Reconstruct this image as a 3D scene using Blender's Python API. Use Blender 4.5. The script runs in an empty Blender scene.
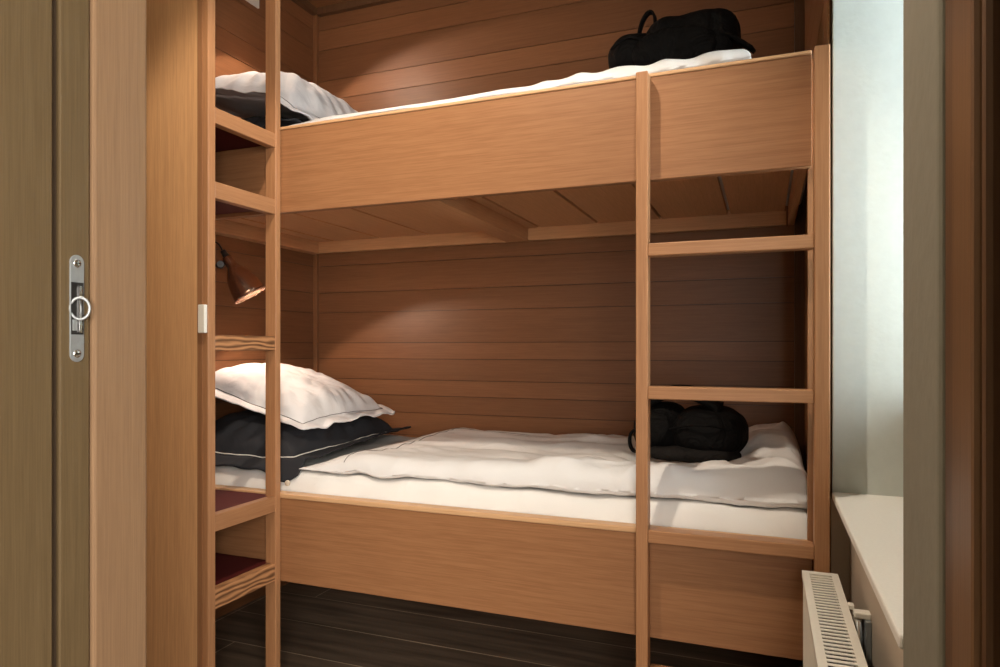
import bpy, bmesh, math, random
from mathutils import Vector, Matrix, noise as mnoise
random.seed(7)
S = bpy.context.scene
C = S.collection

# ------------------------------------------------------------ camera, world, lights, exposure
TH = math.radians(21.3)
cd = bpy.data.cameras.new('camera')
cam = bpy.data.objects.new('camera', cd); C.objects.link(cam)
cam.location = (0, 0, 0.95)
cam.rotation_euler = (math.radians(90), 0, TH)
cd.sensor_width = 36.0
cd.lens = 24.44
cd.shift_y = 0.0145
cd.clip_start = 0.02
S.camera = cam
S.view_settings.view_transform = 'Standard'
S.view_settings.look = 'None'
S.view_settings.gamma = 1.0
S.view_settings.use_curve_mapping = False
S.view_settings.exposure = 0.0

w = bpy.data.worlds.new('sky'); S.world = w; w.use_nodes = True
nt = w.node_tree; nt.nodes.clear()
wo = nt.nodes.new('ShaderNodeOutputWorld'); wb = nt.nodes.new('ShaderNodeBackground')
wb.inputs['Color'].default_value = (0.80, 0.93, 1.0, 1); wb.inputs['Strength'].default_value = 30.0
nt.links.new(wb.outputs[0], wo.inputs[0])

def light(name, kind, loc, energy, color, aim=None, **kw):
    d = bpy.data.lights.new(name, kind); d.energy = energy; d.color = color
    for k, v in kw.items(): setattr(d, k, v)
    o = bpy.data.objects.new(name, d); C.objects.link(o); o.location = loc
    if aim is not None:
        o.rotation_euler = (Vector(aim) - Vector(loc)).to_track_quat('-Z', 'Y').to_euler()
    return o
WARM = (1.0, 0.74, 0.48)
ROOM_LAMP = (-0.64, 0.74, 2.365)
light('room_downlight_beam', 'SPOT', ROOM_LAMP, 66, (1.0, 0.86, 0.69), (-0.64, 0.76, 0), spot_size=math.radians(108), spot_blend=0.28, shadow_soft_size=0.025)
light('hall_fill_light', 'AREA', (0.62, -1.0, 1.15), 78, (1.0, 0.92, 0.83), (-0.35, 0.9, 0.9), shape='RECTANGLE', size=1.1, size_y=1.0)  # added soft fill from the hall side; no lamp fixture stands there
pl = light('window_daylight_portal', 'AREA', (0.345, 1.433, 1.54), 1, (1, 1, 1), (-1, 1.433, 1.54), shape='RECTANGLE', size=0.18, size_y=1.36)
pl.data.cycles.is_portal = True

# ------------------------------------------------------------ materials
def newmat(name):
    m = bpy.data.materials.new(name); m.use_nodes = True
    n = m.node_tree.nodes; l = m.node_tree.links
    b = n['Principled BSDF']
    return m, n, l, b
def plain(name, col, rough=0.6, metal=0.0, bump=0.0, bscale=200.0, spec=0.5, var=0.06):
    m, n, l, b = newmat(name)
    tc = n.new('ShaderNodeTexCoord'); nz = n.new('ShaderNodeTexNoise')
    nz.inputs['Scale'].default_value = bscale; nz.inputs['Detail'].default_value = 4
    l.new(tc.outputs['Object'], nz.inputs['Vector'])
    mx = n.new('ShaderNodeMix'); mx.data_type = 'RGBA'
    mx.inputs[6].default_value = tuple(c*(1-var) for c in col)+(1,)
    mx.inputs[7].default_value = tuple(min(1, c*(1+var)) for c in col)+(1,)
    l.new(nz.outputs['Fac'], mx.inputs[0]); l.new(mx.outputs[2], b.inputs['Base Color'])
    b.inputs['Roughness'].default_value = rough; b.inputs['Metallic'].default_value = metal
    b.inputs['Specular IOR Level'].default_value = spec
    if bump:
        bp = n.new('ShaderNodeBump'); bp.inputs['Strength'].default_value = bump; bp.inputs['Distance'].default_value = 0.002
        l.new(nz.outputs['Fac'], bp.inputs['Height']); l.new(bp.outputs[0], b.inputs['Normal'])
    return m
def wood(name, light_c, dark_c, axis='X', fine=1.0, rough=0.42, wavy=False, tone=False):
    m, n, l, b = newmat(name)
    tc = n.new('ShaderNodeTexCoord')
    def stretched(sl, sc):
        mp = n.new('ShaderNodeMapping')
        v = [sc, sc, sc]; v['XYZ'.index(axis)] = sl
        mp.inputs['Scale'].default_value = v
        l.new(tc.outputs['Object'], mp.inputs['Vector'])
        return mp
    n1 = n.new('ShaderNodeTexNoise'); n1.inputs['Scale'].default_value = 1.0; n1.inputs['Detail'].default_value = 5; n1.inputs['Roughness'].default_value = 0.65
    l.new(stretched(2.2, 120*fine).outputs[0], n1.inputs['Vector'])
    n2 = n.new('ShaderNodeTexNoise'); n2.inputs['Scale'].default_value = 1.0; n2.inputs['Detail'].default_value = 3
    l.new(stretched(0.5, 9).outputs[0], n2.inputs['Vector'])
    n3 = n.new('ShaderNodeTexNoise'); n3.inputs['Scale'].default_value = 1.0; n3.inputs['Detail'].default_value = 2
    l.new(stretched(14, 420*fine).outputs[0], n3.inputs['Vector'])
    def ramp(node, a, c):
        r = n.new('ShaderNodeMapRange'); r.inputs[1].default_value = a; r.inputs[2].default_value = c
        l.new(node.outputs['Fac'], r.inputs[0]); return r
    r1 = ramp(n1, 0.3, 0.7); r2 = ramp(n2, 0.3, 0.7); r3 = ramp(n3, 0.35, 0.65)
    a1 = n.new('ShaderNodeMath'); a1.operation = 'MULTIPLY'; a1.inputs[1].default_value = 0.45; l.new(r1.outputs[0], a1.inputs[0])
    a2 = n.new('ShaderNodeMath'); a2.operation = 'MULTIPLY_ADD'; a2.inputs[1].default_value = 0.20; l.new(r2.outputs[0], a2.inputs[0]); l.new(a1.outputs[0], a2.inputs[2])
    a3 = n.new('ShaderNodeMath'); a3.operation = 'MULTIPLY_ADD'; a3.inputs[1].default_value = 0.35; l.new(r3.outputs[0], a3.inputs[0]); l.new(a2.outputs[0], a3.inputs[2])
    last = a3
    if wavy:
        wv = n.new('ShaderNodeTexWave'); wv.bands_direction = 'Z'
        wv.inputs['Scale'].default_value = 26; wv.inputs['Distortion'].default_value = 7; wv.inputs['Detail'].default_value = 2
        wv.inputs['Detail Scale'].default_value = 1.2
        l.new(stretched(0.28, 1.0).outputs[0], wv.inputs['Vector'])
        pw = n.new('ShaderNodeMath'); pw.operation = 'POWER'; pw.inputs[1].default_value = 0.9; l.new(wv.outputs['Fac'], pw.inputs[0])
        a4 = n.new('ShaderNodeMath'); a4.operation = 'MULTIPLY'; l.new(pw.outputs[0], a4.inputs[0]); a4.inputs[1].default_value = 1.0
        a5 = n.new('ShaderNodeMath'); a5.operation = 'MULTIPLY_ADD'; a5.inputs[1].default_value = 0.3; l.new(a3.outputs[0], a5.inputs[0])
        a6 = n.new('ShaderNodeMath'); a6.operation = 'MULTIPLY'; a6.inputs[1].default_value = 0.8; l.new(a4.outputs[0], a6.inputs[0]); l.new(a6.outputs[0], a5.inputs[2])
        last = a5
    mx = n.new('ShaderNodeMix'); mx.data_type = 'RGBA'
    mx.inputs[6].default_value = dark_c+(1,); mx.inputs[7].default_value = light_c+(1,)
    l.new(last.outputs[0], mx.inputs[0])
    out = mx.outputs[2]
    if tone:
        at = n.new('ShaderNodeAttribute'); at.attribute_name = 'tone'
        hs = n.new('ShaderNodeHueSaturation'); l.new(out, hs.inputs['Color']); l.new(at.outputs['Fac'], hs.inputs['Value'])
        out = hs.outputs[0]
    l.new(out, b.inputs['Base Color'])
    b.inputs['Roughness'].default_value = rough
    b.inputs['Specular IOR Level'].default_value = 0.35
    bp = n.new('ShaderNodeBump'); bp.inputs['Strength'].default_value = 0.12; bp.inputs['Distance'].default_value = 0.001
    l.new(last.outputs[0], bp.inputs['Height']); l.new(bp.outputs[0], b.inputs['Normal'])
    return m
LT, DK = (0.375, 0.180, 0.082), (0.245, 0.107, 0.044)
W = {}
for ax in 'XYZ':
    W[ax] = wood('fir_veneer_'+ax, LT, DK, ax)
W['edge'] = wood('pale_edge_wood', (0.68, 0.42, 0.23), (0.55, 0.31, 0.15), 'X')
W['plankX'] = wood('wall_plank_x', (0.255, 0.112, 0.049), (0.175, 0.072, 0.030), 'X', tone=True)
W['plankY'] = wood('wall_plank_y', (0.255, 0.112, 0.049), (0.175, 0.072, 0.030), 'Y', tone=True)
W['wavyY'] = wood('flat_sawn_fir', (0.52, 0.25, 0.11), (0.075, 0.030, 0.012), 'Y', wavy=True)
W['ladX'] = wood('lit_ladder_wood_x', (0.47, 0.235, 0.110), (0.32, 0.145, 0.062), 'X')  # fir paled: downlight on posts and rungs is put into the colour
W['ladY'] = wood('lit_ladder_wood_y', (0.43, 0.212, 0.098), (0.29, 0.13, 0.055), 'Y')
W['ladZ'] = wood('lit_ladder_wood_z', (0.47, 0.235, 0.110), (0.32, 0.145, 0.062), 'Z')
W['batten'] = wood('batten_wood', (0.27, 0.12, 0.052), (0.19, 0.08, 0.033), 'Z')
W['slatY'] = wood('bounce_lit_slat_wood', (0.66, 0.36, 0.18), (0.46, 0.23, 0.105), 'Y')  # fir paled to stand for light bounced up from the bedding
W['slatX'] = wood('bounce_lit_rail_wood', (0.66, 0.36, 0.18), (0.46, 0.23, 0.10), 'X')  # same bounced light put into the rail colour
W['midjamb'] = wood('mid_frame_wood', (0.21, 0.11, 0.052), (0.14, 0.07, 0.032), 'Z')
W['jamb'] = wood('door_jamb_wood', (0.29, 0.18, 0.10), (0.195, 0.115, 0.064), 'Z', fine=1.3)
W['jambold'] = wood('door_wood', (0.145, 0.100, 0.050), (0.095, 0.063, 0.030), 'Z', fine=1.3)
W['darkjamb'] = wood('dark_frame_wood', (0.15, 0.075, 0.036), (0.09, 0.042, 0.02), 'Z')
M = {}
M['plaster'] = plain('white_plaster', (0.55, 0.575, 0.53), 0.85, bump=0.25, bscale=60)
M['plaster2'] = plain('rough_plaster', (0.40, 0.385, 0.31), 0.9, bump=0.6, bscale=45, var=0.1)
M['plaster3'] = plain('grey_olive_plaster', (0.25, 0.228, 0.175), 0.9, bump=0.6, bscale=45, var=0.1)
M['sill'] = plain('sill_paint', (0.92, 0.90, 0.84), 0.45)
M['apron'] = plain('apron_paint', (0.56, 0.47, 0.37), 0.7)
M['gapshade'] = plain('gap_shade_brown', (0.07, 0.045, 0.026), 0.9)  # brown standing for the shade in the door pocket gap
M['white'] = plain('white_enamel', (0.90, 0.86, 0.77), 0.35)
M['plastic'] = plain('white_plastic', (0.82, 0.78, 0.70), 0.4)
M['dark'] = plain('recess_shade', (0.02, 0.014, 0.01), 0.9)  # near-black colour standing for shade inside slots
M['red'] = plain('dark_red_laminate', (0.085, 0.013, 0.012), 0.65, spec=0.1)
M['steel'] = plain('brushed_steel', (0.42, 0.45, 0.47), 0.5, 0.75, bump=0.1)
M['chrome'] = plain('chrome', (0.75, 0.75, 0.75), 0.12, 1.0)
M['bronze'] = plain('bronze_shade', (0.50, 0.30, 0.20), 0.27, 0.95)
M['copper'] = plain('copper_rim', (0.85, 0.55, 0.42), 0.35, 0.6)
M['black'] = plain('black_plastic', (0.012, 0.011, 0.011), 0.35)
M['glass'] = None
def fabric(name, col, rough=0.9, bump=0.25, sc=900, var=0.05, folds=0.0, fsc=9.0, spec=0.15):
    m, n, l, b = newmat(name)
    tc = n.new('ShaderNodeTexCoord')
    nz = n.new('ShaderNodeTexNoise'); nz.inputs['Scale'].default_value = sc
    l.new(tc.outputs['Object'], nz.inputs['Vector'])
    mx = n.new('ShaderNodeMix'); mx.data_type = 'RGBA'
    mx.inputs[6].default_value = tuple(c*(1-var) for c in col)+(1,); mx.inputs[7].default_value = tuple(min(1, c*(1+var)) for c in col)+(1,)
    l.new(nz.outputs['Fac'], mx.inputs[0]); l.new(mx.outputs[2], b.inputs['Base Color'])
    b.inputs['Roughness'].default_value = rough; b.inputs['Specular IOR Level'].default_value = spec
    b.inputs['Sheen Weight'].default_value = 0.0
    n2 = n.new('ShaderNodeTexNoise'); n2.inputs['Scale'].default_value = fsc; n2.inputs['Detail'].default_value = 3; n2.inputs['Distortion'].default_value = 1.2
    l.new(tc.outputs['Object'], n2.inputs['Vector'])
    b1 = n.new('ShaderNodeBump'); b1.inputs['Strength'].default_value = folds; b1.inputs['Distance'].default_value = 0.03
    l.new(n2.outputs['Fac'], b1.inputs['Height'])
    b2 = n.new('ShaderNodeBump'); b2.inputs['Strength'].default_value = bump; b2.inputs['Distance'].default_value = 0.0006
    l.new(nz.outputs['Fac'], b2.inputs['Height']); l.new(b1.outputs[0], b2.inputs['Normal']); l.new(b2.outputs[0], b.inputs['Normal'])
    return m
M['linen'] = fabric('white_cotton', (0.79, 0.785, 0.80), folds=0.25)
M['sheet'] = fabric('white_sheet', (0.82, 0.80, 0.77), folds=0.15)
M['duvet'] = fabric('white_duvet_cotton', (0.78, 0.77, 0.765), folds=0.22, fsc=7)
M['navy'] = fabric('dark_slate_cotton', (0.030, 0.031, 0.036), folds=0.2)
M['pipingw'] = fabric('white_piping', (0.80, 0.78, 0.72))
M['pipingd'] = fabric('grey_piping', (0.12, 0.11, 0.11))
M['bag'] = fabric('black_nylon', (0.005, 0.0045, 0.0045), rough=0.7, bump=0.5, sc=600, spec=0.10, folds=0.6, fsc=16)
M['bag2'] = fabric('charcoal_fleece', (0.018, 0.016, 0.015), rough=0.95, bump=0.6, sc=500, spec=0.05, folds=0.6, fsc=18)
def floor_mat():
    m, n, l, b = newmat('dark_plank_floor')
    tc = n.new('ShaderNodeTexCoord'); mp = n.new('ShaderNodeMapping'); mp.inputs['Location'].default_value = (-0.423, 0.1315, 0)
    l.new(tc.outputs['Object'], mp.inputs['Vector'])
    br = n.new('ShaderNodeTexBrick'); br.offset = 0.9; br.offset_frequency = 3; br.inputs['Scale'].default_value = 1.0
    br.inputs['Brick Width'].default_value = 1.8; br.inputs['Row Height'].default_value = 0.2095
    br.inputs['Mortar Size'].default_value = 0.0019; br.inputs['Mortar Smooth'].default_value = 0.0
    br.inputs['Color1'].default_value = (0.18, 0.130, 0.090, 1); br.inputs['Color2'].default_value = (0.23, 0.165, 0.112, 1)
    br.inputs['Mortar'].default_value = (0.65, 0.50, 0.34, 1)
    l.new(mp.outputs[0], br.inputs['Vector'])
    m2 = n.new('ShaderNodeMapping'); m2.inputs['Scale'].default_value = (2.5, 30, 1); l.new(tc.outputs['Object'], m2.inputs['Vector'])
    nz = n.new('ShaderNodeTexNoise'); nz.inputs['Scale'].default_value = 1; nz.inputs['Detail'].default_value = 6; l.new(m2.outputs[0], nz.inputs['Vector'])
    r = n.new('ShaderNodeMapRange'); r.inputs[1].default_value = 0.3; r.inputs[2].default_value = 0.7; r.inputs[3].default_value = 0.55; r.inputs[4].default_value = 1.25
    l.new(nz.outputs['Fac'], r.inputs[0])
    hs = n.new('ShaderNodeHueSaturation'); l.new(br.outputs['Color'], hs.inputs['Color']); l.new(r.outputs[0], hs.inputs['Value'])
    l.new(hs.outputs[0], b.inputs['Base Color']); b.inputs['Roughness'].default_value = 0.5
    return m
M['floor'] = floor_mat()
def glass_mat():
    m, n, l, b = newmat('window_glass')
    n.remove(b)
    t = n.new('ShaderNodeBsdfTransparent'); g = n.new('ShaderNodeBsdfGlossy'); g.inputs['Roughness'].default_value = 0.02
    f = n.new('ShaderNodeFresnel'); f.inputs['IOR'].default_value = 1.45
    x = n.new('ShaderNodeMixShader'); l.new(f.outputs[0], x.inputs[0]); l.new(t.outputs[0], x.inputs[1]); l.new(g.outputs[0], x.inputs[2])
    l.new(x.outputs[0], n['Material Output'].inputs['Surface'])
    return m
M['glass'] = glass_mat()
def glow(name, col, st):
    m, n, l, b = newmat(name)
    b.inputs['Base Color'].default_value = (0.9, 0.9, 0.9, 1)
    b.inputs['Emission Color'].default_value = col+(1,); b.inputs['Emission Strength'].default_value = st
    return m
M['bulb'] = glow('lit_bulb', (1.0, 0.72, 0.42), 12)
M['lens'] = glow('lit_lens', (1.0, 0.82, 0.6), 6)

# ------------------------------------------------------------ mesh helpers
def box(bm, x0, x1, y0, y1, z0, z1, tone=None):
    vs = [bm.verts.new(p) for p in ((x0,y0,z0),(x1,y0,z0),(x1,y1,z0),(x0,y1,z0),(x0,y0,z1),(x1,y0,z1),(x1,y1,z1),(x0,y1,z1))]
    fs = [bm.faces.new([vs[i] for i in f]) for f in ((3,2,1,0),(4,5,6,7),(0,1,5,4),(1,2,6,5),(2,3,7,6),(3,0,4,7))]
    if tone is not None:
        ly = bm.faces.layers.float.get('tone') or bm.faces.layers.float.new('tone')
        for f in fs: f[ly] = tone
    return fs
def tube(bm, pts, r, seg=10, closed=False):
    pts = [Vector(p) for p in pts]; n = len(pts); rings = []
    up = None
    for i, p in enumerate(pts):
        if closed: t = pts[(i+1) % n]-pts[i-1]
        else: t = pts[min(i+1, n-1)]-pts[max(i-1, 0)]
        t.normalize()
        if up is None:
            up = t.cross(Vector((0.13, 0.31, 0.94)));
            if up.length < 1e-3: up = t.cross(Vector((1, 0, 0)))
            up.normalize()
        up = (up - t*up.dot(t)).normalized()
        s = t.cross(up)
        rr = r[i] if isinstance(r, (list, tuple)) else r
        rings.append([bm.verts.new(p+(up*math.cos(a)+s*math.sin(a))*rr) for a in [2*math.pi*k/seg for k in range(seg)]])
    m = n if closed else n-1
    for i in range(m):
        a, b = rings[i], rings[(i+1) % n]
        for k in range(seg): bm.faces.new((a[k], a[(k+1) % seg], b[(k+1) % seg], b[k]))
    if not closed:
        bm.faces.new(rings[0][::-1]); bm.faces.new(rings[-1])
def ribbon(bm, pts, wdir, wid, th):
    """a flat webbing strap along pts"""
    pts = [Vector(p) for p in pts]; wd = Vector(wdir).normalized(); n = len(pts); rings = []
    for i, p in enumerate(pts):
        t = (pts[min(i+1, n-1)]-pts[max(i-1, 0)]).normalized()
        nn = t.cross(wd).normalized()
        ww = nn.cross(t).normalized()
        rings.append([bm.verts.new(p+ww*a*wid/2+nn*b*th/2) for a, b in ((-1,-.6),(-.85,-1),(.85,-1),(1,-.6),(1,.6),(.85,1),(-.85,1),(-1,.6))])
    for i in range(n-1):
        for k in range(8): bm.faces.new((rings[i][k], rings[i][(k+1) % 8], rings[i+1][(k+1) % 8], rings[i+1][k]))
    bm.faces.new(rings[0][::-1]); bm.faces.new(rings[-1])
def lathe(bm, prof, org, axis, seg=40):
    axis = Vector(axis).normalized(); org = Vector(org)
    u = axis.orthogonal().normalized(); v = axis.cross(u); rings = []
    for r, h in prof:
        if r < 1e-6: rings.append([bm.verts.new(org+axis*h)])
        else: rings.append([bm.verts.new(org+axis*h+(u*math.cos(a)+v*math.sin(a))*r) for a in [2*math.pi*k/seg for k in range(seg)]])
    for a, b in zip(rings, rings[1:]):
        for k in range(seg):
            k2 = (k+1) % seg
            f = [a[k if len(a) > 1 else 0]] + ([a[k2]] if len(a) > 1 else []) + ([b[k2]] if len(b) > 1 else []) + [b[k if len(b) > 1 else 0]]
            if len(f) > 2: bm.faces.new(f)
def obj(name, bm, mat, parent=None, bevel=0.0, smooth=False, segs=2):
    bmesh.ops.recalc_face_normals(bm, faces=bm.faces)
    xs = [v.co.x for v in bm.verts]; ys = [v.co.y for v in bm.verts]; zs = [v.co.z for v in bm.verts]
    o0 = Vector(((min(xs)+max(xs))/2, (min(ys)+max(ys))/2, min(zs)))
    for v in bm.verts: v.co -= o0
    me = bpy.data.meshes.new(name); bm.to_mesh(me); bm.free()
    if smooth:
        for p in me.polygons: p.use_smooth = True
    me.materials.append(mat)
    o = bpy.data.objects.new(name, me); C.objects.link(o)
    base = Vector((0, 0, 0)); q = parent
    while q is not None: base += q.location; q = q.parent
    o.location = o0 - base
    if parent is not None: o.parent = parent
    if bevel:
        mo = o.modifiers.new('bevel', 'BEVEL'); mo.width = bevel; mo.segments = segs; mo.limit_method = 'ANGLE'; mo.angle_limit = math.radians(40)
    return o
def bx(name, x0, x1, y0, y1, z0, z1, mat, parent=None, bevel=0.0015):
    bm = bmesh.new(); box(bm, x0, x1, y0, y1, z0, z1); return obj(name, bm, mat, parent, bevel)
def thing(name, label, cat, loc, group=None):
    o = bpy.data.objects.new(name, None); C.objects.link(o); o.location = loc; o.empty_display_size = 0.1
    return tag(o, label, cat, group)
def tag(o, label, cat, group=None):
    o['label'] = label; o['category'] = cat
    if group: o['group'] = group
    return o
def struct(o, label=None, cat=None):
    o['kind'] = 'structure'
    if label: o['label'] = label
    if cat: o['category'] = cat
    return o
def fb(x, y, z=0.0, s=1.0, o=3):
    return mnoise.fractal(Vector((x*s, y*s, z*s)), 1.0, 2.0, o, noise_basis='PERLIN_ORIGINAL')
def sm(a, b, x):
    t = max(0, min(1, (x-a)/(b-a))); return t*t*(3-2*t)

# ------------------------------------------------------------ the room shell
ZC = 2.39
YB = 2.42      # back wall
XL = -1.79     # end wall of the bunks
XR = 0.12      # bed recess, right end
XW = 0.13      # right wall
struct(bx('floor', -2.3, 1.5, -1.7, 2.5, -0.05, 0.0, M['floor'], bevel=0), 'dark brown wood plank floor with thin pale seams', 'floor')
struct(bx('ceiling_room', -2.3, 1.5, -1.7, 1.5, ZC, ZC+0.05, M['plaster'], bevel=0), 'white plaster ceiling in front of the bunks', 'ceiling')
struct(bx('ceiling_recess', -2.3, 1.5, 1.5, 2.5, ZC, ZC+0.05, wood('ceiling_board', (0.30, 0.14, 0.06), (0.2, 0.09, 0.035), 'X'), bevel=0), 'dark wood boarded ceiling above the bunks', 'ceiling')
SEAMS = [0.0, 0.13, 0.25, 0.38, 0.47, 0.60, 0.69, 0.759, 0.822, 0.906, 0.972, 1.099, 1.183, 1.297, 1.42, 1.51, 1.63, 1.70, 1.81, 1.90, 2.002, 2.084, 2.216, 2.302, ZC]
def planks_back():
    bm = bmesh.new(); bm.faces.layers.float.new('tone'); g = 0.0012
    for a, b in zip(SEAMS, SEAMS[1:]):
        box(bm, XL-0.02, XR+0.02, YB, YB+0.02, a+g, b-g, random.uniform(0.86, 1.12))
    box(bm, XL-0.02, XR+0.02, YB+0.004, YB+0.05, 0, ZC, 0.3)
    return obj('wall_back', bm, W['plankX'])
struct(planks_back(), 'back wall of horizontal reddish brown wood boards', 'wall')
def planks_end():
    bm = bmesh.new(); bm.faces.layers.float.new('tone'); g = 0.0012
    for a, b in zip(SEAMS, SEAMS[1:]):
        box(bm, XL-0.02, XL, 1.20, YB, a+g, b-g, random.uniform(0.86, 1.12))
    box(bm, XL-0.05, XL-0.004, 1.20, YB, 0, ZC, 0.3)
    return obj('wall_left', bm, W['plankY'])
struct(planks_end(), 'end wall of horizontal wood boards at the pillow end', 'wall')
bm = bmesh.new(); bm.faces.layers.float.new('tone')
for a, b in zip(SEAMS, SEAMS[1:]): box(bm, XR, XR+0.02, 1.535, YB, a+0.001, b-0.001, random.uniform(0.9, 1.1))
box(bm, XR+0.004, XR+0.30, 1.535, YB, 0, ZC, 0.4)
struct(obj('wall_right_recess', bm, W['Y']), 'boarded end wall at the foot of the bunks', 'wall')
struct(bx('trim_1', XL, XL+0.018, YB-0.018, YB, 0, ZC, W['batten']), 'upright corner batten where the two boarded walls meet', 'trim')
struct(bx('trim_2', XL+0.022, XR, YB-0.025, YB, ZC-0.03, ZC, W['darkjamb']), 'ceiling moulding along the back wall', 'trim')
struct(bx('trim_3', XL, XL+0.025, 1.53, YB-0.025, ZC-0.03, ZC, W['darkjamb']), 'ceiling moulding along the pillow end wall', 'trim')
struct(bx('trim_4', XR-0.03, XR, YB-0.03, YB, 0.0, ZC-0.03, W['darkjamb']), 'dark corner batten at the foot end of the bunks', 'trim')

# right wall with the window niche: plaster pieces of one wall
YN0, YN1 = 0.79, 1.53
ZS = 0.658
bm = bmesh.new()
box(bm, XW, 0.62, 0.636, YN0, 0, ZC)                  # between door frame and niche
box(bm, XW, 0.62, YN0, YN1, 2.25, ZC)                # head over the window
box(bm, 0.31, 0.62, YN0, 1.33, ZS-0.03, 2.25)          # unseen pier, added to narrow the daylight to a slit by the reveal
box(bm, 0.31, 0.62, 1.33, YN1, ZS-0.03, 0.84)  # unseen block, added to keep daylight off the lower reveal
obj_r = obj('wall_right', bm, M['plaster3'], bevel=0.006, segs=3); struct(obj_r, 'rough plaster wall between the window niche and door frame', 'wall')
struct(bx('wall_right_reveal', XW-0.002, 0.62, YN1, YN1+0.02, ZS-0.015, ZC, M['plaster'], bevel=0.002), 'smooth pale plaster reveal beside the window', 'wall')
bm = bmesh.new(); box(bm, 0.160, 0.62, YN0, YN1, 0, ZS-0.0155); box(bm, XW-0.004, 0.62, YN1, YN1+0.02, 0, ZS-0.0155)
struct(obj('wall_right_apron', bm, M['apron']), 'painted wall panel under the window sill behind the radiator', 'wall')
struct(bx('trim_5', XW-0.003, 0.309, YN0+0.0005, YN1, ZS-0.015, ZS, M['sill'], bevel=0.003), 'white painted window sill', 'sill')
# the window itself
win = bpy.data.objects.new('window_1', None); C.objects.link(win); win.location = (0.36, 1.43, 0.84)
struct(win, 'white framed window lighting the niche', 'window')
bm = bmesh.new()
for a in ((1.33, 1.345, 0.84, 2.25), (YN1-0.008, YN1, 0.84, 2.25), (1.345, YN1-0.008, 0.84, 0.865), (1.345, YN1-0.008, 2.215, 2.25)):
    box(bm, 0.33, 0.37, *a)
obj('window_frame', bm, M['plastic'], win, 0.003)
bx('pane', 0.348, 0.353, 1.345, YN1-0.008, 0.865, 2.215, M['glass'], win, 0)

# doorway wall: left side holds the pocket of the sliding door
XJ = -0.686
HD = 2.06
bm = bmesh.new()
box(bm, -2.3, XJ-0.03, 0.56, 0.60, 0, ZC); box(bm, -2.3, XJ-0.03, 0.40, 0.47, 0, ZC); box(bm, XJ-0.03, XW+0.03, 0.40, 0.60, HD+0.04, ZC)
box(bm, 0.20, 1.5, 0.40, 0.60, 0, ZC); box(bm, XW+0.005, 0.20, 0.40, 0.60, HD+0.04, ZC)
struct(obj('wall_front', bm, M['plaster2']), 'wall around the doorway', 'wall')
struct(bx('trim_6', XJ-0.03, XJ, 0.5325, 0.602, 0, HD, W['jamb'], bevel=0.003), 'brown wooden jamb on the room side of the sliding door', 'jamb')
struct(bx('trim_7', XJ-0.03, XJ, 0.38, 0.4865, 0, HD, W['jambold'], bevel=0.002), 'greenish brown wooden jamb on the hall side of the sliding door', 'jamb')
struct(bx('trim_8', XJ-0.03, XW+0.03, 0.38, 0.602, HD, HD+0.04, W['jamb']), 'head of the door frame', 'jamb')
door = bpy.data.objects.new('door_1', None); C.objects.link(door); door.location = (XJ-0.004, 0.51, 0.005)
struct(door, 'wooden sliding door pushed back into its wall pocket', 'door')
bx('door_leaf', XJ-0.80, XJ-0.004, 0.4965, 0.5305, 0.008, HD-0.01, W['jambold'], door, 0.0015)
bs = bx('gap_shade_strip', XJ-0.05, XJ-0.009, 0.4872, 0.4960, 0.008, HD-0.01, M['gapshade'], door, 0)  # dark strip painted as the shade between jamb and door
# edge pull let into the edge of the door
PX = XJ-0.004
def edge_pull():
    yc, zc, hh, hw = 0.5148, 0.9925, 0.0575, 0.0080
    bm = bmesh.new(); out = []
    for k in range(17): a = math.pi*k/16; out.append((yc+hw*math.cos(a), zc+hh-hw+hw*math.sin(a)))
    for k in range(17): a = math.pi+math.pi*k/16; out.append((yc+hw*math.cos(a), zc-hh+hw+hw*math.sin(a)))
    v0 = [bm.verts.new((PX, y, z)) for y, z in out]; v1 = [bm.verts.new((PX+0.0016, y, z)) for y, z in out]
    bm.faces.new(v1); bm.faces.new(v0[::-1])
    for i in range(len(out)): bm.faces.new((v0[i], v0[(i+1) % len(out)], v1[(i+1) % len(out)], v1[i]))
    ep = obj('edge_pull', bm, M['steel'], door, 0.0004); ep['label'] = 'steel edge pull plate with ring'
    bx('slot', PX+0.0016, PX+0.0019, yc-0.0070, yc+0.0070, zc-0.028, zc+0.028, M['black'], ep, 0)
    bx('bolt', PX+0.0019, PX+0.004, yc+0.001, yc+0.0045, zc-0.026, zc+0.024, M['chrome'], ep, 0.0005)
    bx('bolt', PX+0.0019, PX+0.003, yc-0.006, yc-0.001, zc-0.024, zc-0.012, M['steel'], ep, 0.0005)
    bm = bmesh.new()
    ring = [(PX+0.005+0.005*math.cos(a), yc+0.0005+0.0075*math.cos(a), zc+0.0115*math.sin(a)) for a in [2*math.pi*k/36 for k in range(36)]]
    tube(bm, ring, 0.0015, 8, True); r = obj('ring', bm, M['steel'], ep, smooth=True)
    for zz in (zc+hh-0.009, zc-hh+0.009):
        bm = bmesh.new(); lathe(bm, [(0, 0.0012), (0.003, 0.0012), (0.0044, 0.0006), (0.0046, 0)], (PX+0.0016, yc, zz), (1, 0, 0), 20)
        sc = obj('screw', bm, M['chrome'], ep, smooth=True)
        bx('screw_slot', PX+0.0028, PX+0.0031, yc-0.003, yc+0.003, zz-0.0006, zz+0.0006, M['black'], ep, 0)
edge_pull()
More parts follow.
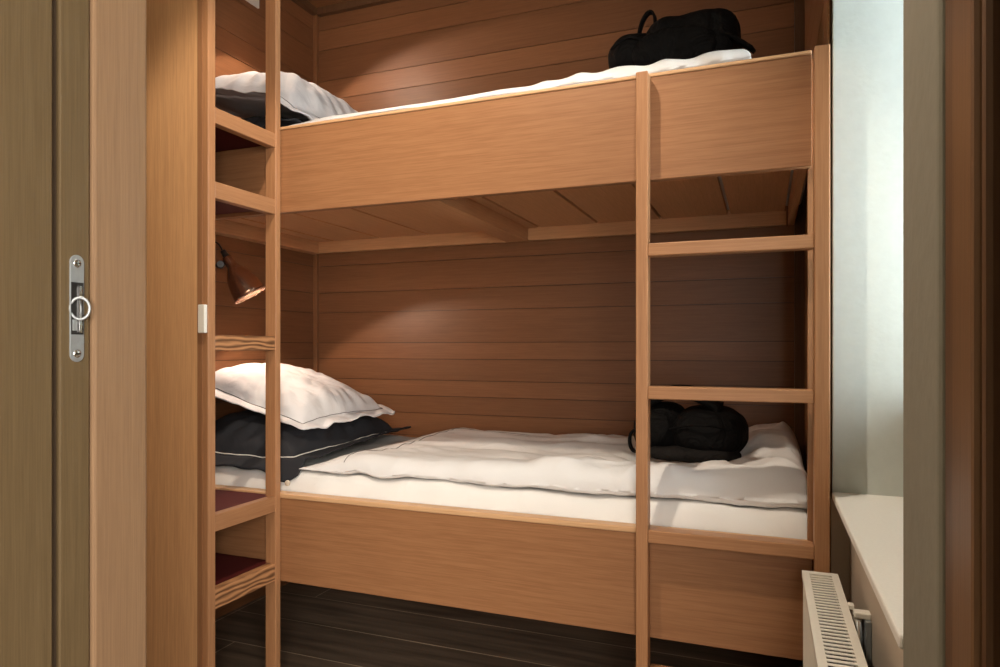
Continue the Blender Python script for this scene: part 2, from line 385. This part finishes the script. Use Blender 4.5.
# right side of the doorway
struct(bx('trim_9', XW+0.004, XW+0.07, 0.596, 0.635, 0, HD, W['darkjamb'], bevel=0.003), 'dark wooden back edge of the right door frame', 'jamb')
struct(bx('trim_10', XW+0.0, XW+0.07, 0.540, 0.596, 0, HD, W['midjamb'], bevel=0.004), 'orange brown wooden stop of the right door frame', 'jamb')
struct(bx('trim_11', XW+0.004, XW+0.07, 0.530, 0.540, 0, HD, W['darkjamb'], bevel=0.006), 'dark wooden lip of the right door frame', 'jamb')
struct(bx('trim_12', XW+0.035, XW+0.07, 0.4875, 0.530, 0, HD, M['dark'], bevel=0), 'slot that receives the sliding door, its shade painted near black', 'jamb')  # near-black strip is the slot's shade put into colour
struct(bx('trim_13', XW+0.004, XW+0.07, 0.38, 0.4875, 0, HD, W['darkjamb'], bevel=0.003), 'hall side of the right door frame', 'jamb')
# the hall behind the camera
struct(bx('wall_hall_back', -2.3, 1.5, -1.75, -1.70, 0, ZC, M['plaster2'], bevel=0), 'plain hall wall opposite the doorway', 'wall')
struct(bx('wall_hall_left', -2.35, -2.3, -1.7, 2.5, 0, ZC, M['plaster2'], bevel=0), 'plain hall end wall', 'wall')
struct(bx('wall_hall_right', 1.5, 1.55, -1.7, 0.60, 0, ZC, M['plaster2'], bevel=0), 'plain hall far wall', 'wall')

# ------------------------------------------------------------ built-in bunk bed
YF, YF2 = 1.50, 1.522
bunk = thing('bunk_bed', 'built-in orange brown wooden double bunk bed with two deep side boards', 'bunk bed', (-0.83, 1.96, 0))
FX0, FX1 = XL+0.002, 0.0885
ub = bx('guard_board', FX0, FX1, YF, YF2, 1.317, 1.541, W['X'], bunk)
bx('edge_strip', FX0, FX1, YF-0.003, YF2+0.006, 1.5412, 1.549, W['edge'], ub, 0.002)
lb = bx('guard_board', FX0, FX1, YF, YF2, 0.318, 0.543, W['X'], bunk)
bx('edge_strip', FX0, FX1, YF-0.003, YF2+0.010, 0.5432, 0.556, W['edge'], lb, 0.003)
bx('corner_post', 0.0815, 0.118, YF2+0.0005, 1.534, 0, 1.541, W['Z'], bunk)
def deck(zb, zt):
    e = [XL+0.055, -1.66, -1.44, -1.22, -0.99, -0.77, -0.55, -0.33, -0.11, 0.066]
    for a, b in zip(e, e[1:]):
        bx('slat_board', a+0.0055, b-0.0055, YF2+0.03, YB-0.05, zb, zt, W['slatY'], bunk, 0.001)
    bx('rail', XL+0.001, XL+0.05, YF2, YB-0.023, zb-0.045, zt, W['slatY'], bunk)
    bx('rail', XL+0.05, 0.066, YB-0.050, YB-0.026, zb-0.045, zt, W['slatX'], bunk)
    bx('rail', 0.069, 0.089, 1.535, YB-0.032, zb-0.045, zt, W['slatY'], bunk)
    bx('cross_beam', -0.893, -0.812, YF2, YB-0.051, zb-0.048, zb, W['slatY'], bunk)
    bx('rail', XL+0.05, 0.066, YF2, YF2+0.026, zb-0.03, zt, W['X'], bunk)
deck(1.392, 1.408)
deck(0.470, 0.486)

# left ladder shelf
sh = thing('ladder_shelf', 'narrow step shelf unit with dark red treads at the left of the bunks', 'shelf', (-1.42, 1.37, 0))
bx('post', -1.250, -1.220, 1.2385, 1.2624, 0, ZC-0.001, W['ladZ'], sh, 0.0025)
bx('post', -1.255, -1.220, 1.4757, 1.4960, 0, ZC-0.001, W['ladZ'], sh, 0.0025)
for zt, zb, wv in ((1.525, 1.487, 0), (1.348, 1.308, 0), (0.981, 0.944, 1), (0.552, 0.511, 0), (0.373, 0.325, 1)):
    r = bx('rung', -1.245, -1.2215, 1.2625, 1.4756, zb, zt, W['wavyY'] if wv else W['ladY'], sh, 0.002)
    if not wv or zt < 0.5: bx('tread', -1.62, -1.2455, 1.2625, 1.4950, zt-0.022, zt-0.001, M['red'], sh, 0.001)
bx('side_panel', -1.64, -1.62, 1.2625, 1.4960, 0, ZC-0.001, W['Z'], sh)
# wardrobe door beside it
W['ward'] = wood('lit_wardrobe_veneer', (0.74, 0.42, 0.20), (0.52, 0.27, 0.12), 'Z', fine=1.2)  # same wood as the bunks, paled to carry lamp light in its colour
wd = thing('wardrobe', 'plain orange brown wooden wardrobe front left of the step shelf', 'wardrobe', (-1.60, 1.25, 0))
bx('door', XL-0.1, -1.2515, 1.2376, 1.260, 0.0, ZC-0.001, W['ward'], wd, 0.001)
bx('edge_strip', -1.2513, -1.2362, 1.2366, 1.2384, 0.0, ZC-0.001, W['Z'], wd, 0.0005)
ct = bx('catch', -1.240, -1.2195, 1.2265, 1.2364, 0.985, 1.052, M['plastic'], wd, 0.002); ct['label'] = 'white plastic catch'
bx('side', XL-0.1, XL-0.06, 0.605, 1.2375, 0, ZC-0.001, W['Z'], wd)

# right ladder
ld = thing('bunk_ladder', 'wooden bunk ladder with four rungs in front of the side boards', 'ladder', (-0.07, 1.475, 0))
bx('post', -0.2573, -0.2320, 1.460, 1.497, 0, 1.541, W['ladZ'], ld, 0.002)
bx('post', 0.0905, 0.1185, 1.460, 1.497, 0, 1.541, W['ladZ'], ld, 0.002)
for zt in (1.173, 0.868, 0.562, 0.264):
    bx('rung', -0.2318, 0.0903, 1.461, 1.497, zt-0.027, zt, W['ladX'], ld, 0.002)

# ------------------------------------------------------------ mattresses and duvets
def slab(x0, x1, y0, y1, zb, ztop, rfront, nx, ny, amp, label, seed, name, mat, bot=None):
    """closed soft slab; ztop(x,y) height; edges rounded by rfront"""
    bm = bmesh.new(); T = []; B = []
    def cl(i, n):           # denser near edges
        t = i/n; return 0.5-0.5*math.cos(math.pi*t)
    for i in range(nx+1):
        rt, rb = [], []
        for j in range(ny+1):
            x = x0+(x1-x0)*cl(i, nx); y = y0+(y1-y0)*cl(j, ny)
            d = min(x-x0, x1-x, y-y0, y1-y)
            k = max(0.0, min(1.0, d/rfront)); e = math.sqrt(max(0, 1-(1-k)**2))
            zt = ztop(x, y); zbb = zb if bot is None else bot(x, y)
            zm = zbb+(zt-zbb)*0.15
            wob = amp*fb(x, y, seed, 5.0)
            ey = 0.0
            rt.append(bm.verts.new((x+0.006*fb(y, seed, x, 6)*(1-e), y+ey+0.010*fb(x, seed, 1.7, 7)*(1-k), zm+(zt-zm)*e+wob*e)))
            rb.append(bm.verts.new((x, y+0.010*fb(x, seed, 1.7, 7)*(1-k), zm-(zm-zbb)*min(1, e*1.6))))
        T.append(rt); B.append(rb)
    for i in range(nx):
        for j in range(ny):
            bm.faces.new((T[i][j], T[i+1][j], T[i+1][j+1], T[i][j+1]))
            bm.faces.new((B[i][j], B[i][j+1], B[i+1][j+1], B[i+1][j]))
    bmesh.ops.remove_doubles(bm, verts=bm.verts, dist=0.0002)
    per = [(i, 0) for i in range(nx)]+[(nx, j) for j in range(ny)]+[(i, ny) for i in range(nx, 0, -1)]+[(0, j) for j in range(ny, 0, -1)]
    for (a, b), (c, d) in zip(per, per[1:]+per[:1]):
        q = [T[a][b], T[c][d], B[c][d], B[a][b]]
        if all(v.is_valid for v in q) and len(set(q)) == 4:
            try: bm.faces.new(q)
            except ValueError: pass
    o = obj(name, bm, mat, smooth=True)
    return o
MX0, MX1 = XL+0.005, 0.112
def mtop1(x, y): return 0.603+0.004*fb(x*1.6, y, 7, 9)+0.006*fb(x, y, 2, 3)+0.004*math.sin(x*23+3*fb(x, y, 0, 2))*sm(1.62, 1.53, y)
tag(slab(MX0, MX1, 1.535, YB-0.035, 0.487, mtop1, 0.040, 150, 60, 0.004, '', 3.1, 'mattress', M['sheet']), 'thick mattress in a white sheet on the lower bunk', 'mattress', 'bunk mattresses')
def mtop2(x, y): return 1.565+0.004*fb(x, y, 5, 3)
tag(slab(MX0, MX1, 1.553, YB-0.03, 1.4085, mtop2, 0.035, 80, 40, 0.002, '', 4.1, 'mattress', M['sheet']), 'white sheeted mattress on the upper bunk behind the board', 'mattress', 'bunk mattresses')

def dtop1(x, y):
    z = 0.640+0.008*fb(x, y, 1.3, 3.0)
    z += 0.018*sm(1.85, 1.62, y)*sm(-1.3, -1.0, x)                # fuller front roll
    # long soft folds
    z += 0.008*math.sin((y-1.57)*30+2.0*fb(x, y, 4, 2))*sm(1.66, 1.8, y)*sm(-1.1, -0.8, x)
    z += 0.020*sm(-0.62, -0.40, x)*sm(1.78, 1.60, y)*(0.5+0.5*fb(x, y, 8, 5))
    # folded heap at the foot end
    z += 0.035*sm(-0.20, 0.0, x)*sm(2.45, 2.2, y)*(0.7+0.6*fb(x, y, 3, 4))
    z += 0.035*sm(-0.12, -0.02, x)*sm(1.8, 2.05, y)
    c = math.hypot((x+0.40), (y-1.60)*1.4)
    z -= 0.014*sm(0.07, 0.0, c)
    z += 0.006*fb(x, y, 6, 11)*sm(-0.7, -0.3, x)+0.005*fb(x, y, 16, 8)
    rg = 1-abs(mnoise.noise(Vector((x*9+y*4, y*7-x*3, 5.0))))*2.2
    z += 0.017*max(0, rg)*sm(-0.75, -0.45, x)*(0.4+0.6*sm(1.9, 1.65, y))
    rg2 = 1-abs(mnoise.noise(Vector((x*3.2, y*13+x*2, 9.0))))*2.4
    z += 0.007*max(0, rg2)*sm(1.66, 1.78, y)
    z -= 0.022*sm(0.22, 0.13, math.hypot(x+0.20, (y-1.93)*1.2))
    return 0.622+(z-0.622)*sm(-1.21, -1.06, x)
duv1 = tag(slab(-1.205, 0.096, 1.560, YB-0.035, 0.609, dtop1, 0.050, 190, 100, 0.003, '', 7.7, 'duvet', M['duvet'], bot=lambda x, y: mtop1(x, y)+0.006), 'rumpled white duvet spread on the lower bunk', 'duvet', 'white duvets')
def dtop2(x, y):
    z = 1.605+0.006*fb(x, y, 9, 3)
    z += 0.022*sm(-0.6, -0.3, x)*sm(2.2, 1.6, y)+0.004*math.sin(x*60+y*25+5*fb(x, y, 2, 3))*sm(-0.75, -0.4, x)*sm(1.75, 1.6, y)
    z += 0.004*math.sin(x*9)*sm(1.8, 1.6, y)-0.012
    return z-0.02*sm(-1.1, -1.3, x)
tag(slab(-1.30, -0.028, 1.556, YB-0.035, 1.569, dtop2, 0.045, 150, 60, 0.003, '', 9.7, 'duvet', M['duvet'], bot=lambda x, y: mtop2(x, y)+0.005), 'white duvet on the upper bunk showing above the board', 'duvet', 'white duvets')
# stitched line on the lower duvet
bm = bmesh.new()
def dline(pts):
    P = []
    for (xa, ya), (xb, yb) in zip(pts, pts[1:]):
        n = max(2, int(math.hypot(xb-xa, yb-ya)/0.012))
        for k in range(n): t = k/n; P.append((xa+(xb-xa)*t, ya+(yb-ya)*t))
    P.append(pts[-1]); return P
def drop_on(o, pts, lift=0.0006):
    from mathutils.bvhtree import BVHTree
    base = o.location.copy(); q = o.parent
    while q is not None: base += q.location; q = q.parent
    vs = [v.co+base for v in o.data.vertices]; tr = BVHTree.FromPolygons(vs, [p.vertices[:] for p in o.data.polygons])
    out = []
    for x, y in pts:
        h = tr.ray_cast(Vector((x, y, 3 if base.z > 1.2 else 1.2)), Vector((0, 0, -1)))[0]
        if h is not None: out.append((h.x, h.y, h.z+lift))
    return out
tube(bm, drop_on(duv1, dline([(-1.07, 1.572), (-1.09, 2.33), (-0.5, 2.33)])), 0.0011, 6)
obj('piping', bm, M['pipingd'], duv1, smooth=True)

# ------------------------------------------------------------ pillows
def pillow(name, label, x0, x1, y0, y1, base, H, Hb, fl, mat, pmat, seed, wr, group, nx=110, ny=130, shear=0.0, ex=0.55, eu=2.4):
    """flanged pillow: base(x,y) is the plane of its seam; H/Hb the puff above/below; fl the flange width"""
    def puff(x, y):
        u = (x-(x0+x1)/2)/((x1-x0)/2-fl); v = (y-(y0+y1)/2)/((y1-y0)/2-fl)
        if abs(u) >= 1 or abs(v) >= 1: return 0.0
        return ((1-abs(u)**(2.4 if u < 0 else eu))*(1-abs(v)**2.8))**ex
    bm = bmesh.new(); T = []; B = []
    for i in range(nx+1):
        rt, rb = [], []
        for j in range(ny+1):
            x = x0+(x1-x0)*i/nx; y = y0+(y1-y0)*j/ny
            # sides bow in a little between the corners
            u = 2*i/nx-1; v = 2*j/ny-1
            xx = x-0.010*u*(1-v*v)*abs(u); yy = y-0.010*v*(1-u*u)*abs(v)
            cc = (abs(u)*abs(v))**7
            xx -= 0.020*math.copysign(cc, u); yy -= 0.020*math.copysign(cc, v)
            xx += shear*(y-(y0+y1)/2)*(u+1)/2
            p = puff(x, y)
            ed = max(abs(u), abs(v))
            rip = (0.010*fb(x, y, seed, 9.0)+0.0025*math.sin((x if abs(v) > abs(u) else y)*48+seed+9*fb(x, y, seed, 2.5)))*sm(0.72, 1.0, ed)*wr
            wz = wr*(0.012*fb(x, y, seed, 6)+0.010*abs(fb(x+3, y, seed, 11, 2))*sm(0.05, 0.3, p)-0.004)
            # radial creases near the seam
            an = math.atan2(v, u); wz += wr*0.004*math.sin(an*22+seed*3+5*fb(x, y, seed, 4))*sm(0.95, 0.5, p)*sm(0.0, 0.25, p)
            b0 = base(xx, yy)
            rt.append(bm.verts.new((xx, yy, b0+0.002+H*p+(wz if p > 0 else 0)+rip)))
            rb.append(bm.verts.new((xx, yy, b0-0.002-Hb*p+rip)))
        T.append(rt); B.append(rb)
    for i in range(nx):
        for j in range(ny):
            bm.faces.new((T[i][j], T[i+1][j], T[i+1][j+1], T[i][j+1])); bm.faces.new((B[i][j], B[i][j+1], B[i+1][j+1], B[i+1][j]))
    per = [(i, 0) for i in range(nx)]+[(nx, j) for j in range(ny)]+[(i, ny) for i in range(nx, 0, -1)]+[(0, j) for j in range(ny, 0, -1)]
    for (a, b), (c, d) in zip(per, per[1:]+per[:1]): bm.faces.new((T[a][b], T[c][d], B[c][d], B[a][b]))
    o = obj(name, bm, mat, smooth=True); tag(o, label, 'pillow', group)
    f = fl*0.96
    def inset(x, y):
        u = 2*(x-x0)/(x1-x0)-1; v = 2*(y-y0)/(y1-y0)-1
        return (x-0.010*u*(1-v*v)*abs(u)+shear*(y-(y0+y1)/2)*(u+1)/2, y-0.010*v*(1-u*u)*abs(v))
    path = [inset(x, y) for x, y in dline([(x0+f, y0+f), (x1-f, y0+f), (x1-f, y1-f), (x0+f, y1-f), (x0+f, y0+f)])][:-1]
    bm = bmesh.new(); tube(bm, drop_on(o, path, 0.0008), 0.0018 if pmat is M['pipingw'] else 0.0011, 6, True)
    pp = obj('piping', bm, pmat, o, smooth=True)
    if pmat is M['pipingw']: pp['label'] = 'white piping'
    else: pp['label'] = 'thin grey stitched line'
    return o
def base_navy(x, y):
    k = sm(-1.34, -1.22, x)
    z = 0.630+0.02*sm(-1.5, -1.75, x)
    z += 0.008*k+0.020*sm(1.7, 2.2, y)*k
    z -= (0.55+0.95*k)*max(0, 1.578-y)                           # front flange hangs over the mattress edge
    return z
nav = pillow('pillow', 'dark slate pillow with white piping flat on the lower bunk', -1.775, -1.222, 1.530, 2.35, base_navy, 0.122, 0.004, 0.055, M['navy'], M['pipingw'], 2.0, 0.8, 'pillows on the lower bunk', shear=-0.09)
bm = bmesh.new(); lathe(bm, [(0, 0.005), (0.006, 0.005), (0.008, 0.002), (0.008, 0)], (-1.225, 1.531, 0.578), (0.2, -1, 0.1), 18)
bt = obj('button', bm, M['apron'], nav, smooth=True); bt['label'] = 'small grey button'
def base_white(x, y):
    z = 0.713+0.235*max(0, -1.25-x)+0.018*sm(-1.45, -1.75, x)
    z -= 0.012*sm(-1.40, -1.27, x)*sm(1.8, 1.66, y)
    return z
pillow('pillow', 'plump white pillow with thin grey line leaning on the dark lower pillow', -1.775, -1.250, 1.645, 2.21, base_white, 0.089, 0.012, 0.052, M['linen'], M['pipingd'], 5.0, 1.0, 'pillows on the lower bunk', ex=0.45, eu=3.4)
def base_navy2(x, y):
    return 1.578+0.03*sm(-1.4, -1.75, x)+0.024*sm(-1.38, -1.28, x)
pillow('pillow', 'dark pillow with pale piping under the white one on the upper bunk', -1.775, -1.235, 1.565, 2.33, base_navy2, 0.125, 0.004, 0.055, M['navy'], M['pipingw'], 8.0, 0.8, 'pillows on the upper bunk')
def base_white2(x, y):
    return 1.692+0.18*max(0, -1.27-x)-0.05*max(0, 1.75-y)-0.05*sm(-1.38, -1.24, x)
pillow('pillow', 'white pillow with wrinkled flange on top of the upper bunk pillows', -1.775, -1.255, 1.610, 2.28, base_white2, 0.128, 0.012, 0.052, M['linen'], M['pipingd'], 11.0, 1.3, 'pillows on the upper bunk')

# ------------------------------------------------------------ bags
def lump(bm, c, r, seed, amp, fr=9.0, e=2.6, flat=None, sub=5):
    """superellipsoid lump with cloth noise"""
    g = bmesh.ops.create_icosphere(bm, subdivisions=sub, radius=1.0)
    for v in g['verts']:
        p = v.co.copy()
        k = (abs(p.x)**e+abs(p.y)**e+abs(p.z)**e)**(-1/e)
        p *= k
        q = Vector((p.x*r[0], p.y*r[1], p.z*r[2]))
        n = mnoise.fractal(q*fr+Vector((seed, seed*2, 0)), 1.0, 2.0, 4, noise_basis='PERLIN_ORIGINAL')
        ri = 1-abs(mnoise.noise(q*fr*0.9+Vector((seed, 0, 3))))*1.2
        q += p.normalized()*amp*(n*0.7+ri*0.5-0.3)
        q += Vector(c)
        if flat is not None and q.z < flat: q.z = flat+(q.z-flat)*0.05
        v.co = q
def bag_upper():
    t = thing('backpack', 'black backpack lying on the white duvet of the upper bunk', 'backpack', (-0.21, 1.80, 1.625))
    bm = bmesh.new(); lump(bm, (-0.170, 1.80, 1.706), (0.116, 0.12, 0.078), 3, 0.014, 9, 3.3, 1.627)
    obj('body', bm, M['bag'], t, smooth=True)
    bm = bmesh.new(); lump(bm, (-0.308, 1.79, 1.694), (0.074, 0.10, 0.066), 6, 0.010, 9, 2.3, 1.627)
    obj('top_pocket', bm, M['bag'], t, smooth=True)
    bm = bmesh.new(); lump(bm, (-0.205, 1.695, 1.680), (0.10, 0.030, 0.050), 9, 0.008, 10, 2.4, 1.63, 4)
    obj('front_pocket', bm, M['bag'], t, smooth=True)
    bm = bmesh.new()
    P = [(-0.281+0.019*math.cos(a)+0.008*math.sin(a), 1.76, 1.764+0.046*math.sin(a)) for a in [math.pi*(1.04-1.08*k/16) for k in range(17)]]
    ribbon(bm, P, (0.1, 1, 0), 0.020, 0.006); obj('grab_loop', bm, M['bag'], t, smooth=True)
    bm = bmesh.new()
    P = [(-0.092+0.066*k/12, 1.71-0.02*k/12, 1.704-0.058*(k/12)**1.1) for k in range(13)]
    ribbon(bm, P, (0, 1, 0.2), 0.035, 0.010); obj('shoulder_strap', bm, M['bag'], t, smooth=True)
    bm = bmesh.new()
    P = [(-0.36+0.27*k/20, 1.694-0.022*math.sin(math.pi*k/20), 1.70+0.02*math.sin(k*0.5)) for k in range(21)]
    tube(bm, P, 0.003, 8); obj('zip', bm, M['bag'], t, smooth=True)
bag_upper()
def bag_lower():
    t = thing('rucksack', 'crumpled black rucksack with grey flap on the lower duvet behind the ladder', 'rucksack', (-0.2, 1.93, 0.645))
    Y = 1.93
    bm = bmesh.new(); lump(bm, (-0.142, Y, 0.722), (0.100, 0.12, 0.070), 4, 0.010, 9, 2.4, 0.655)
    obj('body', bm, M['bag'], t, smooth=True)
    bm = bmesh.new(); lump(bm, (-0.268, Y+0.005, 0.728), (0.076, 0.10, 0.074), 12, 0.012, 11, 2.2, 0.655)
    obj('side_pocket', bm, M['bag'], t, smooth=True)
    bm = bmesh.new(); lump(bm, (-0.175, Y-0.085, 0.672), (0.120, 0.045, 0.019), 15, 0.008, 12, 2.5, 0.651, 4)
    f = obj('flap', bm, M['bag2'], t, smooth=True); f['label'] = 'dark grey flap'
    bm = bmesh.new()
    P = []
    for k in range(25):
        s = k/24; P.append((-0.325+0.215*s, Y-0.03-0.02*math.sin(math.pi*s), 0.745+0.088*math.sin(math.pi*(0.08+0.80*s))**0.7))
    ribbon(bm, P, (0.1, 1, 0.35), 0.060, 0.020); obj('shoulder_strap', bm, M['bag'], t, smooth=True)
    bm = bmesh.new()
    P = [(-0.332+0.016*math.cos(a), Y-0.05, 0.695+0.030*math.sin(a)) for a in [math.pi*(0.35+1.3*k/16) for k in range(17)]]
    ribbon(bm, P, (0, 1, 0), 0.022, 0.007); obj('side_strap', bm, M['bag'], t, smooth=True)
    bm = bmesh.new(); P = [(-0.235+0.17*k/20, Y-0.118+0.02*math.cos(k*0.3), 0.735+0.018*math.sin(math.pi*k/20)) for k in range(21)]
    tube(bm, P, 0.003, 8); obj('zip', bm, M['bag'], t, smooth=True)
bag_lower()

# ------------------------------------------------------------ reading lamps
def reading_lamp(dz, label, energy, axis=(0.42, 0.30, -0.86)):
    ax = Vector(axis).normalized()
    rim = Vector((-1.62, 1.833, 1.129+dz))
    top = rim-ax*0.146
    t = thing('reading_lamp', label, 'lamp', (XL, 1.74, 1.24+dz), 'bunk reading lamps')
    bm = bmesh.new()
    prof = [(0.0, -0.002), (0.0145, -0.002), (0.0165, 0.004), (0.0175, 0.018), (0.0185, 0.034), (0.0235, 0.041), (0.032, 0.053), (0.040, 0.068), (0.0465, 0.088), (0.051, 0.110), (0.0535, 0.132), (0.056, 0.147),
            (0.0538, 0.147), (0.0510, 0.130), (0.046, 0.108), (0.040, 0.088), (0.032, 0.068), (0.025, 0.053), (0.017, 0.041), (0.0, 0.038)]
    lathe(bm, prof, top, ax, 48); shd = obj('lamp_shade', bm, M['bronze'], t, smooth=True); shd['label'] = 'bronze metal bell shade'
    bm = bmesh.new(); lathe(bm, [(0.0557, 0.1445), (0.0568, 0.1455), (0.0568, 0.1475), (0.0540, 0.1475), (0.0540, 0.1455), (0.0557, 0.1445)], top, ax, 48)
    obj('rim', bm, M['copper'], shd, smooth=True)
    bm = bmesh.new(); lathe(bm, [(0, -0.026), (0.009, -0.026), (0.011, -0.003), (0.0, -0.003)], top, ax, 24); obj('socket_cap', bm, M['black'], shd, 0.001)
    bm = bmesh.new(); lathe(bm, [(0, 0.050), (0.010, 0.052), (0.0165, 0.063), (0.017, 0.074), (0.012, 0.086), (0, 0.091)], top, ax, 24); obj('bulb', bm, M['bulb'], shd, smooth=True)
    jt = top+ax*0.010+Vector((-0.026, -0.008, -0.016))
    bm = bmesh.new(); lathe(bm, [(0, -0.017), (0.011, -0.017), (0.013, -0.010), (0.013, 0.010), (0.011, 0.017), (0, 0.017)], jt, (0.66, -0.75, 0), 24); obj('joint', bm, M['black'], t, smooth=False)
    bm = bmesh.new(); tube(bm, [jt, jt+Vector((0.018, 0.006, 0.010)), top+ax*0.012], 0.007, 12); obj('yoke', bm, M['black'], t, smooth=True)
    wp = Vector((XL+0.012, 1.735, jt.z-0.01))
    bm = bmesh.new(); tube(bm, [wp, wp.lerp(jt, 0.5)+Vector((0, 0, -0.006)), jt], 0.006, 12); obj('arm', bm, M['black'], t, smooth=True)
    bm = bmesh.new(); lathe(bm, [(0, 0), (0.032, 0), (0.034, 0.003), (0.032, 0.014), (0.012, 0.018), (0, 0.018)], (XL, 1.735, jt.z-0.01), (1, 0, 0), 32); obj('wall_plate', bm, M['black'], t, 0.001)
    bm = bmesh.new(); c0 = top-ax*0.028
    P = [c0, c0+Vector((-0.012, -0.008, 0.022)), c0+Vector((-0.034, -0.02, 0.028)), c0+Vector((-0.058, -0.03, 0.008)), Vector((XL+0.014, 1.735, jt.z+0.01))]
    Q = []
    for k in range(33):
        s = k/32*(len(P)-1); i = min(int(s), len(P)-2); f = s-i
        p0, p1, p2, p3 = P[max(i-1, 0)], P[i], P[i+1], P[min(i+2, len(P)-1)]
        Q.append(0.5*((2*p1)+(p2-p0)*f+(2*p0-5*p1+4*p2-p3)*f*f+(3*p1-p0-3*p2+p3)*f**3))
    tube(bm, Q, 0.0025, 8); obj('cable', bm, M['black'], t, smooth=True)
    light('reading_lamp_glow', 'POINT', top+ax*0.114, energy, (1.0, 0.79, 0.63), shadow_soft_size=0.003)
reading_lamp(0.0, 'bronze bell shaped reading lamp on the wall over the lower pillows', 7.5)
reading_lamp(1.055, 'bronze reading lamp on the wall over the upper pillows', 12.0)
# white cover on the end wall
vp = thing('wall_cover', 'small white cover plate high on the boarded end wall', 'cover plate', (XL, 1.98, 2.235))
bx('plate', XL, XL+0.008, 1.90, 2.064, 2.235, 2.345, M['plastic'], vp, 0.002)

# ceiling downlight (the room's own lamp)
dl = thing('ceiling_downlight', 'small round recessed ceiling spotlight', 'ceiling light', (ROOM_LAMP[0], ROOM_LAMP[1], ZC))
bm = bmesh.new(); lathe(bm, [(0.036, 0), (0.050, 0), (0.050, -0.006), (0.036, -0.009), (0.036, 0)], (ROOM_LAMP[0], ROOM_LAMP[1], ZC), (0, 0, 1), 40); obj('ring', bm, M['steel'], dl, smooth=False)
bm = bmesh.new(); lathe(bm, [(0, -0.003), (0.036, -0.003), (0.036, -0.001), (0, -0.001)], (ROOM_LAMP[0], ROOM_LAMP[1], ZC), (0, 0, 1), 40); obj('lens', bm, M['lens'], dl)

# ------------------------------------------------------------ radiator
def radiator():
    x0, x1, y0, y1, zb, zt = 0.069, 0.125, 0.80, 1.415, 0.10, 0.526
    t = thing('radiator', 'white panel radiator with slotted top grille under the window sill', 'radiator', (0.095, 1.1, 0))
    bm = bmesh.new()                                            # pressed front panel with vertical flutes
    n = 18; ys = []
    bxs = [(y0+0.004, 0)]
    st = (y1-y0-0.008)/n; prof = []
    for k in range(n):
        a = y0+0.004+st*k; prof += [(a, 0.0), (a+st*0.30, 0.0), (a+st*0.42, 0.004), (a+st*0.88, 0.004)]
    prof.append((y1-0.004, 0.0))
    va = [[bm.verts.new((x0+d, y, z)) for (y, d) in prof] for z in (zb, zb+0.02, zt-0.034, zt-0.014)]
    for row in (0, 3):
        for v in va[row]: v.co.x = x0
    vb = [[bm.verts.new((x0+0.012, y, z)) for (y, d) in prof] for z in (zb, zt-0.014)]
    for r0, r1 in zip(va, va[1:]):
        for i in range(len(prof)-1): bm.faces.new((r0[i], r0[i+1], r1[i+1], r1[i]))
    for i in range(len(prof)-1):
        bm.faces.new((vb[0][i], vb[1][i], vb[1][i+1], vb[0][i+1]))
        bm.faces.new((va[3][i], va[3][i+1], vb[1][i+1], vb[1][i])); bm.faces.new((va[0][i], vb[0][i], vb[0][i+1], va[0][i+1]))
    for i in (0, -1): bm.faces.new((va[0][i], va[1][i], va[2][i], va[3][i], vb[1][i], vb[0][i]))
    obj('front_panel', bm, M['white'], t)
    bm = bmesh.new(); k = y0+0.02
    while k < y1-0.02:                                          # convector fins
        box(bm, x0+0.014, x1-0.008, k, k+0.0012, zb+0.03, zt-0.03); k += 0.020
    box(bm, x0+0.0125, x0+0.0135, y0+0.01, y1-0.01, zb+0.02, zt-0.03)
    obj('convector_fins', bm, M['apron'], t)
    for ya, yb in ((y0, y0+0.003), (y1-0.003, y1)): bx('side_cover', x0-0.001, x1, ya, yb, zb+0.02, zt-0.002, M['white'], t, 0.001)
    bm = bmesh.new()
    box(bm, x0-0.003, x0+0.009, y0-0.002, y1+0.002, zt-0.012, zt); box(bm, x1-0.009, x1+0.003, y0-0.002, y1+0.002, zt-0.012, zt)
    box(bm, x0+0.009, x1-0.009, y0-0.002, y0+0.012, zt-0.004, zt); box(bm, x0+0.009, x1-0.009, y1-0.014, y1+0.002, zt-0.004, zt)
    k = y0+0.012+0.0055
    while k < y1-0.02:
        box(bm, x0+0.009, x1-0.009, k, k+0.0070, zt-0.0016, zt-0.0004); k += 0.0135
    obj('top_grille', bm, M['white'], t)
    bm = bmesh.new(); box(bm, x0+0.013, x1-0.006, y0+0.006, y1-0.006, zt-0.016, zt-0.015); obj('grille_shade_sheet', bm, M['dark'], t)  # dark sheet standing for the shade below the grille slots
    # clips and bracket toward the wall
    bx('clip', x1+0.0032, x1+0.012, 1.248, 1.264, zt-0.006, zt+0.001, M['white'], t, 0.001)
    br = bx('bracket', x1+0.010, 0.1595, 1.232, 1.252, zt-0.014, zt-0.004, M['white'], t, 0.002)
    bx('bracket_arm', 0.150, 0.1595, 1.226, 1.256, zt-0.30, zt-0.014, M['steel'], t, 0.002)
    bm = bmesh.new(); tube(bm, [(0.141, 1.242, zt-0.014), (0.141, 1.242, zt-0.11)], 0.008, 16); obj('valve_body', bm, M['chrome'], t, smooth=True)
    bm = bmesh.new(); tube(bm, [(0.141, 1.242, zt-0.11), (0.141, 1.242, 0.0)], 0.0065, 14); obj('pipe', bm, M['chrome'], t, smooth=True)
radiator()
